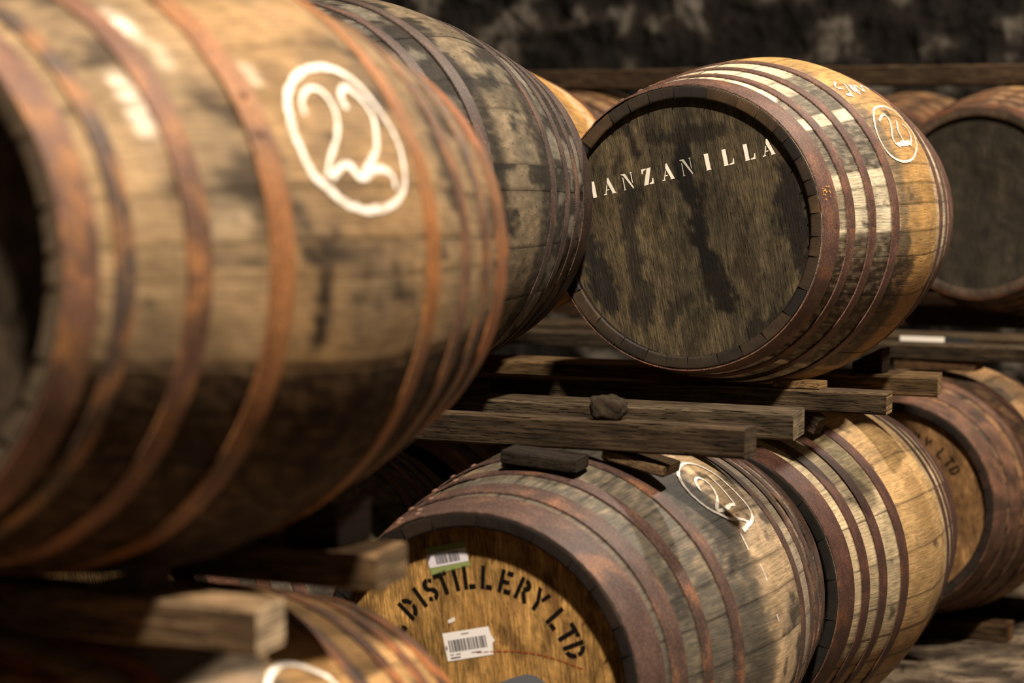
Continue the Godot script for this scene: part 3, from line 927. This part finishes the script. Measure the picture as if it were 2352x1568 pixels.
	var xs := [-0.183, -0.146, -0.1105, -0.0745, -0.0375, -0.002, 0.0355, 0.072, 0.11, 0.1435]
	for k in 10:
		var x: float = xs[k]
		put_letter(a, serif_letter(word[k]), Vector2(x, 0.0905 + (x + 0.002) * 0.2345), deg_to_rad(12.3), 0.0258, 0.0285, zt, rgb(214, 206, 190) if k != 5 else rgb(150, 146, 138))
	put("lettering", a.mesh(), mat.chalk, bM.root).set_meta("label", "white stencilled word in roman capitals")

	var sN := style({"wood": "waxed_oak", "mid": rgb(214, 160, 92), "end": rgb(214, 170, 110), "greyness": -0.1, "mould": -0.6, "joint": 0.98, "vary": 0.04, "belly": 0.6, "patches": [[0.27, 0.36, 30, 62, 0.02, 8.0, rgb(240, 220, 190), 0.6]]})
	barrel("yellow-tan barrel half hidden behind the mould-stained one", [-2.3295, -0.0467, -4.4984], 0.0, 0.12, 0.316, 0.2553, 0.8997, [[-0.4498, -0.39], [-0.355, -0.325], [-0.28, -0.25], [0.395, 0.4498]], sN, 0.01, 100.0, T)

	var sL1 := style({"mid": rgb(204, 174, 136), "end": rgb(138, 126, 106), "grey": rgb(106, 98, 86), "greyness": 0.25, "gap": 0.5, "mould": -0.12, "hoop_mould": 0.16, "belly": 0.3, "iron": rgb(98, 75, 66), "rust": rgb(132, 92, 68), "rusty": -0.1, "iron_dark": rgb(82, 64, 58),
		"head": rgb(196, 150, 88), "head2": rgb(168, 128, 74), "head_turn": 6.0, "tip": rgb(60, 48, 38), "tip2": rgb(44, 36, 31), "recess": 0.036, "tipvar": 0.15,
		"head_patches": [[0.03, 0.05, 0.09, -0.03, 0.03, rgb(214, 160, 90), 0.5], [-0.02, 0.11, 0.04, 0.1, 0.03, rgb(206, 152, 86), 0.4], [0.1, 0.16, 0.13, 0.1, 0.012, rgb(116, 84, 50), 0.6], [0.03, 0.08, 0.06, 0.05, 0.012, rgb(120, 90, 54), 0.6]],
		"patches": [[-0.44, -0.05, -40, 110, 0.03, 9.0, rgb(96, 90, 80), 0.85], [-0.14, -0.04, 46, 58, 0.012, 3.0, rgb(58, 54, 48), 0.75], [-0.12, -0.03, 26, 46, 0.014, 3.0, rgb(64, 58, 50), 0.75], [-0.14, -0.05, 10, 22, 0.012, 1.0, rgb(84, 78, 68), 0.7], [-0.14, -0.02, -30, 8, 0.02, 4.0, rgb(76, 70, 60), 0.6], [-0.32, -0.27, 20, 34, 0.01, 3.0, rgb(58, 52, 46), 0.7],
			[0.187, 0.255, -30, 80, 0.008, 5.0, rgb(170, 158, 138), 0.7], [-0.42, -0.37, 30, 110, 0.01, 6.0, rgb(146, 92, 60), 0.3]]})
	var hL1 := [[-0.4477, -0.378], [-0.362, -0.318], [-0.273, -0.243], [-0.175, -0.143], [0.152, 0.182], [0.25, 0.28], [0.318, 0.345], [0.39, 0.4477]]
	var bL1 := barrel("barrel with black arched lettering and a white barcode label on its head", [-1.582, -0.7379, -3.6353], -1.49, 1.0, 0.3255, 0.2586, 0.8952, hL1, sL1, 0.006, 108.0, B)
	chalk(bL1, [[[-0.005, 60.6], [-0.038, 59.3], [-0.063, 56.1], [-0.075, 52.5], [-0.077, 49.2], [-0.07, 45.3], [-0.051, 42.1], [-0.03, 39.5], [0.011, 37.9], [0.034, 36.4], [0.069, 38.1], [0.083, 41.4], [0.082, 45.0], [0.08, 49.0], [0.078, 53.2], [0.067, 56.6], [0.047, 59.3], [0.021, 60.5], [-0.005, 60.6]],
		[1.4, [0.034, 36.4], [-0.015, 35.2]], [0.8, [-0.044, 50.5], [-0.031, 53.7], [-0.012, 54.6], [0.0, 53.1], [0.0, 50.5], [-0.011, 47.6], [-0.026, 45.6]], [1.2, [-0.026, 45.6], [-0.049, 43.6], [-0.029, 42.7], [-0.001, 43.1], [0.026, 42.9]], [0.8, [0.026, 42.9], [0.029, 45.4], [0.034, 49.2], [0.037, 54.1]]], 0.0056, "white chalk ring with a two drawn inside")
	chalk(bL1, [[[-0.031, 34.7], [-0.035, 29.6]], [[-0.019, 24.9], [-0.017, 19.9]], [[-0.012, 10.3], [-0.007, 8.2]]], 0.0026, "pale rubbed chalk streaks")
	var z1: float = bL1.len * 0.5 - 0.036 + 0.0008
	a = Acc.new()
	var angles := [138.6, 129.8, 122.0, 114.0, 105.9, 98.0, 87.6, 76.4, 65.6, 56.0, 42.2, 33.0, 23.6]
	_arched(a, "DISTILLERYLTD", angles, 0.1425, 0.0345, 0.032, z1)
	var far := deg_to_rad(151.0)
	put_letter(a, [bar(-0.1, 0.0, 0.2, 0.0, 0.3)], Vector2(cos(far), sin(far)) * 0.148, far - PI * 0.5, 0.03, 0.03, z1, rgb(24, 21, 19))
	put("lettering", a.mesh(), mat.plain, bL1.root).set_meta("label", "black stencilled lettering in an arc")
	_labels(bL1, z1)

	var sL2 := style({"mid": rgb(202, 164, 112), "end": rgb(206, 184, 146), "greyness": -0.12, "gap": 0.15, "mould": -0.42, "hoop_mould": 0.05, "vary": 0.06, "belly": 0.16, "iron": rgb(94, 64, 54), "rust": rgb(112, 70, 48), "rusty": -0.3, "iron_dark": rgb(80, 56, 48), "head": rgb(60, 50, 40), "head2": rgb(44, 38, 32), "tip": rgb(50, 43, 37), "tip2": rgb(38, 33, 29), "tipvar": 0.1,
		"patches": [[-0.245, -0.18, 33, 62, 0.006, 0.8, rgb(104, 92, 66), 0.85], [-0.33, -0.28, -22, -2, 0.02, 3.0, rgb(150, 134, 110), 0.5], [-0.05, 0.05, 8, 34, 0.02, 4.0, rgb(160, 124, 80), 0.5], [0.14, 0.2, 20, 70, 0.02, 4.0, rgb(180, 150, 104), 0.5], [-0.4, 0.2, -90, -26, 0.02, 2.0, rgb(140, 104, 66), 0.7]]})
	var hL2 := [[-0.4475, -0.385], [-0.355, -0.322], [-0.28, -0.246], [-0.181, -0.143], [0.183, 0.21], [0.26, 0.285], [0.325, 0.352], [0.385, 0.4475]]
	barrel("clean pale barrel with dark brown hoops in the middle of the lower tier", [-1.6031, -0.7408, -4.58], -1.99, 0.09, 0.323, 0.2621, 0.8948, hL2, sL2, 0.006, 150.0, B)

	var sL3 := style({"mid": rgb(170, 132, 92), "end": rgb(150, 112, 80), "greyness": 0.1, "iron": rgb(114, 84, 69), "rust": rgb(128, 92, 73), "iron_dark": rgb(74, 58, 50), "rusty": 0.1, "head": rgb(176, 134, 88), "head2": rgb(150, 112, 74), "head_turn": 4.0, "tip": rgb(70, 52, 40), "tip2": rgb(50, 40, 34)})
	var hL3 := [[-0.4459, -0.378], [-0.362, -0.3], [-0.271, -0.21], [-0.17, -0.13], [0.15, 0.19], [0.27, 0.3], [0.36, 0.4459]]
	var bL3 := barrel("reddish hooped barrel with black arched lettering, cut off by the picture's edge", [-1.6621, -0.7678, -6.0288], -0.37, -0.34, 0.312, 0.2405, 0.8916, hL3, sL3, 0.012, 130.0, B)
	a = Acc.new()
	_arched(a, "DISTILLERYLTD", [149.0, 140.0, 132.0, 124.0, 115.0, 106.0, 96.0, 84.0, 73.0, 63.5, 49.0, 40.0, 31.5], 0.152, 0.027, 0.026, bL3.len * 0.5 - 0.0292)
	put("lettering", a.mesh(), mat.plain, bL3.root).set_meta("label", "black stencilled lettering in an arc")

	var sL0 := style({"wood": "waxed_oak", "mid": rgb(190, 146, 94), "end": rgb(200, 156, 104), "greyness": 0.0, "mould": -0.3, "iron": rgb(134, 84, 54), "rust": rgb(178, 108, 54), "rusty": 0.3, "patches": [[-0.2, 0.0, 30, 80, 0.03, 8.0, rgb(128, 118, 108), 0.7]]})
	var bL0 := barrel("blurred barrel with orange hoops under the nearest rail", [-1.5366, -0.764, -2.2225], 0.05, -0.42, 0.317, 0.2381, 0.8987, [[-0.449, -0.39], [-0.36, -0.325], [-0.27, -0.235], [-0.18, -0.145], [0.145, 0.183], [0.255, 0.285], [0.335, 0.365], [0.405, 0.449]], sL0, 0.016, 160.0, B)
	chalk(bL0, [[[0.1, 38.0], [0.101, 44.0], [0.09, 46.3], [0.067, 48.6], [0.04, 50.2], [0.013, 50.1], [-0.02, 48.0], [-0.045, 43.0], [-0.05, 36.0], [-0.03, 30.0], [0.02, 26.0], [0.07, 28.0], [0.095, 33.0], [0.1, 38.0]]], 0.008, "white chalk ring")

	var sLN := style({"wood": "dusty_oak", "mid": rgb(140, 124, 100), "end": rgb(120, 110, 94), "grey": rgb(104, 98, 88), "greyness": 0.3, "mould": 0.0})
	barrel("grey dusty barrel in the dark gap left of the lettered barrel", [-2.235, -0.752, -3.62], -1.0, 0.0, 0.318, 0.25, 0.9, _hoops(0.9), sLN, 0.012, 90.0, B)
	barrel("dark barrel deep in the lower tier, left of the pale clean one", [-2.255, -0.752, -4.6], -1.0, 0.0, 0.318, 0.25, 0.9, _hoops(0.9), sLN, 0.03, 90.0, B)
	barrel("dark barrel left of the blurred orange-hooped one below", [-2.2, -0.775, -2.3], 0.0, 0.0, 0.318, 0.25, 0.9, _hoops(0.9), sLN, 0.03, 90.0, B)

	var sR := style({"mid": rgb(186, 142, 96), "end": rgb(176, 138, 100), "iron": rgb(116, 82, 64), "head": rgb(76, 70, 58), "head2": rgb(70, 63, 52), "head_turn": 2.0, "tip": rgb(110, 86, 64), "tip2": rgb(92, 74, 58), "mould": -0.3})
	barrel("plain-headed barrel in the far row at the picture's edge under the high beam", [-1.6975, -0.0637, -6.878], -0.35, 0.09, 0.3222, 0.2505, 0.8874, _hoops(0.8874), sR, 0.016, 140.0, T)
	barrel("hooped barrel shoulder showing behind and left of the plain-headed barrel", [-2.2884, -0.0392, -7.8977], -0.05, 0.05, 0.3201, 0.2532, 0.8976, _hoops(0.8976), sR, 0.03, 140.0, T)
	barrel("far barrel top showing between the yellow-tan barrel and the stencilled one", [-3.0333, -0.0551, -6.9516], -0.04, -0.18, 0.3194, 0.2485, 0.8971, _hoops(0.8971), sR, 0.016, 140.0, T)


func _hoops(length: float) -> Array:
	var h := length * 0.5
	var o := []
	for s in [[h - 0.06, h], [h - 0.125, h - 0.095], [h - 0.2, h - 0.17], [0.15, 0.182]]:
		o.append([-s[1], -s[0]])
	for k in [3, 2, 1, 0]:
		o.append([-o[k][1], -o[k][0]])
	return o


func _arched(a: Acc, word: String, angles: Array, radius: float, h: float, w: float, z: float) -> void:
	for k in word.length():
		var f := deg_to_rad(angles[k])
		put_letter(a, block_letter(word[k]), Vector2(cos(f), sin(f)) * radius, f - PI * 0.5, w, h, z, rgb(24, 21, 19))


func _box(a: Acc, lo: Vector3, hi: Vector3, c: Color) -> void:
	var v := func(i: int) -> Vector3: return Vector3(hi.x if i & 1 else lo.x, hi.y if i & 2 else lo.y, hi.z if i & 4 else lo.z)
	for f in [[4, 6, 7, 5], [1, 3, 2, 0], [5, 7, 3, 1], [0, 2, 6, 4], [6, 2, 3, 7], [0, 4, 5, 1]]:
		a.quad(v.call(f[0]), v.call(f[1]), v.call(f[2]), v.call(f[3]), c)


func _stone() -> void:
	var a := Acc.new()
	var p := PackedVector3Array(); var c := PackedColorArray(); var u := PackedVector2Array()
	for i in 17:
		for j in 25:
			var e := PI * i / 16.0
			var f := TAU * j / 24.0
			var d := Vector3(sin(e) * cos(f), cos(e), sin(e) * sin(f))
			var k := 1.0 + 0.35 * n_big.get_noise_3dv(d * 0.22 + Vector3(3, 1, 7)) + 0.14 * n_mid.get_noise_3dv(d * 0.12) + 0.1 * n_fine.get_noise_3dv(d * 0.15)
			var q := d * k * Vector3(0.031, 0.023, 0.024)
			q.y = maxf(q.y, -0.0165) + 0.0165
			p.append(q)
			c.append(rgb(72, 62, 52) * (1.0 + 0.3 * n_mid.get_noise_3dv(d * 0.3)))
			u.append(Vector2(f, e) * 0.3)
	var n := PackedVector3Array()
	for i in 17:
		for j in 25:
			var du := p[i * 25 + (j + 1) % 24] - p[i * 25 + (j + 23) % 24]
			var dv := p[mini(i + 1, 16) * 25 + j] - p[maxi(i - 1, 0) * 25 + j]
			var m := du.cross(dv)
			if m.length() < 1e-12:
				m = Vector3.UP if i < 8 else Vector3.DOWN
			elif m.dot(p[i * 25 + j] - Vector3(0, 0.015, 0)) < 0.0:
				m = -m
			n.append(m.normalized())
	a.grid(p, n, c, u, 17, 25)
	var o := put("stone", a.mesh(), mat.stone)
	o.position = Vector3(-1.487, LIFT - 0.372, -3.484)
	tag(o, "dark rounded lump of stone lying on a rail above the lettered barrel", "stone")


func _sticker(b: Dictionary, corners: Array, z: float, col: Color, label: String) -> MeshInstance3D:
	# corners run clockwise from the top left, on the head
	var a := Acc.new()
	flat_shape(a, poly(corners), z, col)
	var o := put("paper_label", a.mesh(), mat.paper, b.root)
	o.set_meta("label", label)
	return o


func _bars(parent: Node3D, tl: Vector2, tr: Vector2, bl: Vector2, u0: float, u1: float, v0: float, v1: float, count: int, z: float, col: Color) -> void:
	var a := Acc.new()
	var u := u0
	while u < u1:
		var w := (u1 - u0) / count * [0.35, 0.5, 0.9, 0.35, 1.3][rng.randi() % 5] as float
		var q := PackedVector2Array()
		for k in [[u, v0], [minf(u + w, u1), v0], [minf(u + w, u1), v1], [u, v1]]:
			q.append(tl + (tr - tl) * k[0] + (bl - tl) * k[1])
		flat_shape(a, q, z, col)
		u += w + (u1 - u0) / count * rng.randf_range(0.4, 0.9)
	var o := put("barcode", a.mesh(), mat.plain, parent)
	o.set_meta("label", "black printed bars")


func _patch(b: Dictionary, called: String, label: String, outline: Array, z: float, col: Color) -> void:
	var a := Acc.new()
	flat_shape(a, poly(outline), z, col)
	var o := put(called, a.mesh(), mat.chalk, b.root)
	o.set_meta("label", label)


func _labels(b: Dictionary, z: float) -> void:
	var w := _sticker(b, [-0.066, 0.071, 0.009, 0.088, 0.0125, 0.0765, 0.0195, 0.068, 0.0155, 0.064, 0.017, 0.047, -0.057, 0.03], z, rgb(226, 220, 216), "white paper label with a barcode")
	var tl := Vector2(-0.066, 0.071)
	var tr := Vector2(0.012, 0.0887)
	var bl := Vector2(-0.057, 0.03)
	_bars(w, tl, tr, bl, 0.09, 0.86, 0.28, 0.7, 34, z + 0.0004, rgb(52, 46, 56))
	var a := Acc.new()
	for t in [[0.38, 0.1, 0.54, 0.13], [0.08, 0.78, 0.16, 0.81], [0.2, 0.78, 0.3, 0.81], [0.08, 0.88, 0.28, 0.93], [0.52, 0.8, 0.72, 0.83], [0.02, 0.46, 0.05, 0.6]]:
		var q := PackedVector2Array()
		for k in [[0, 1], [2, 1], [2, 3], [0, 3]]:
			q.append(tl + (tr - tl) * t[k[0]] + (bl - tl) * t[k[1]])
		flat_shape(a, q, z + 0.0004, rgb(96, 88, 92))
	put("print_lines", a.mesh(), mat.plain, w).set_meta("label", "small grey printed lines")
	var g := _sticker(b, [-0.094, 0.196, -0.0305, 0.2115, -0.0195, 0.176, -0.083, 0.157], z, rgb(126, 136, 84), "green and white sticker with a barcode")
	tl = Vector2(-0.094, 0.196)
	tr = Vector2(-0.0305, 0.2115)
	bl = Vector2(-0.083, 0.157)
	a = Acc.new()
	var pq := PackedVector2Array()
	for k in [[0.0, 0.24], [1.0, 0.24], [1.0, 0.74], [0.0, 0.74]]:
		pq.append(tl + (tr - tl) * k[0] + (bl - tl) * k[1])
	flat_shape(a, pq, z + 0.0003, rgb(206, 200, 206))
	put("white_panel", a.mesh(), mat.paper, g).set_meta("label", "white printed panel")
	_bars(g, tl, tr, bl, 0.2, 0.5, 0.3, 0.66, 22, z + 0.0006, rgb(40, 36, 44))
	_bars(g, tl, tr, bl, 0.53, 0.8, 0.3, 0.66, 16, z + 0.0006, rgb(40, 36, 44))
	_patch(b, "paper_scrap", "torn white scrap of paper", [-0.057, 0.0915, -0.0465, 0.0975, -0.0445, 0.093, -0.0475, 0.09, -0.0555, 0.087], z, rgb(214, 206, 196))
	_patch(b, "paint_patch", "blue-grey painted patch", [-0.01, -0.03, 0.005, -0.01, 0.022, 0.004, 0.045, 0.014, 0.068, 0.022, 0.085, 0.021, 0.1, 0.012, 0.112, -0.005, 0.116, -0.03], z, rgb(92, 94, 98))
	a = Acc.new()
	for k in 16:
		var f0 := lerpf(0.0, 1.0, k / 16.0)
		var f1 := lerpf(0.0, 1.0, (k + 0.8) / 16.0)
		flat_shape(a, bar(lerpf(-0.01, 0.16, f0), 0.047 + 0.012 * sin(f0 * PI) - 0.01 * f0, lerpf(-0.01, 0.16, f1), 0.047 + 0.012 * sin(f1 * PI) - 0.01 * f1, 0.0016), z + 0.0001, rgb(140, 66, 40))
	put("crayon_line", a.mesh(), mat.chalk, b.root).set_meta("label", "thin red crayon line")
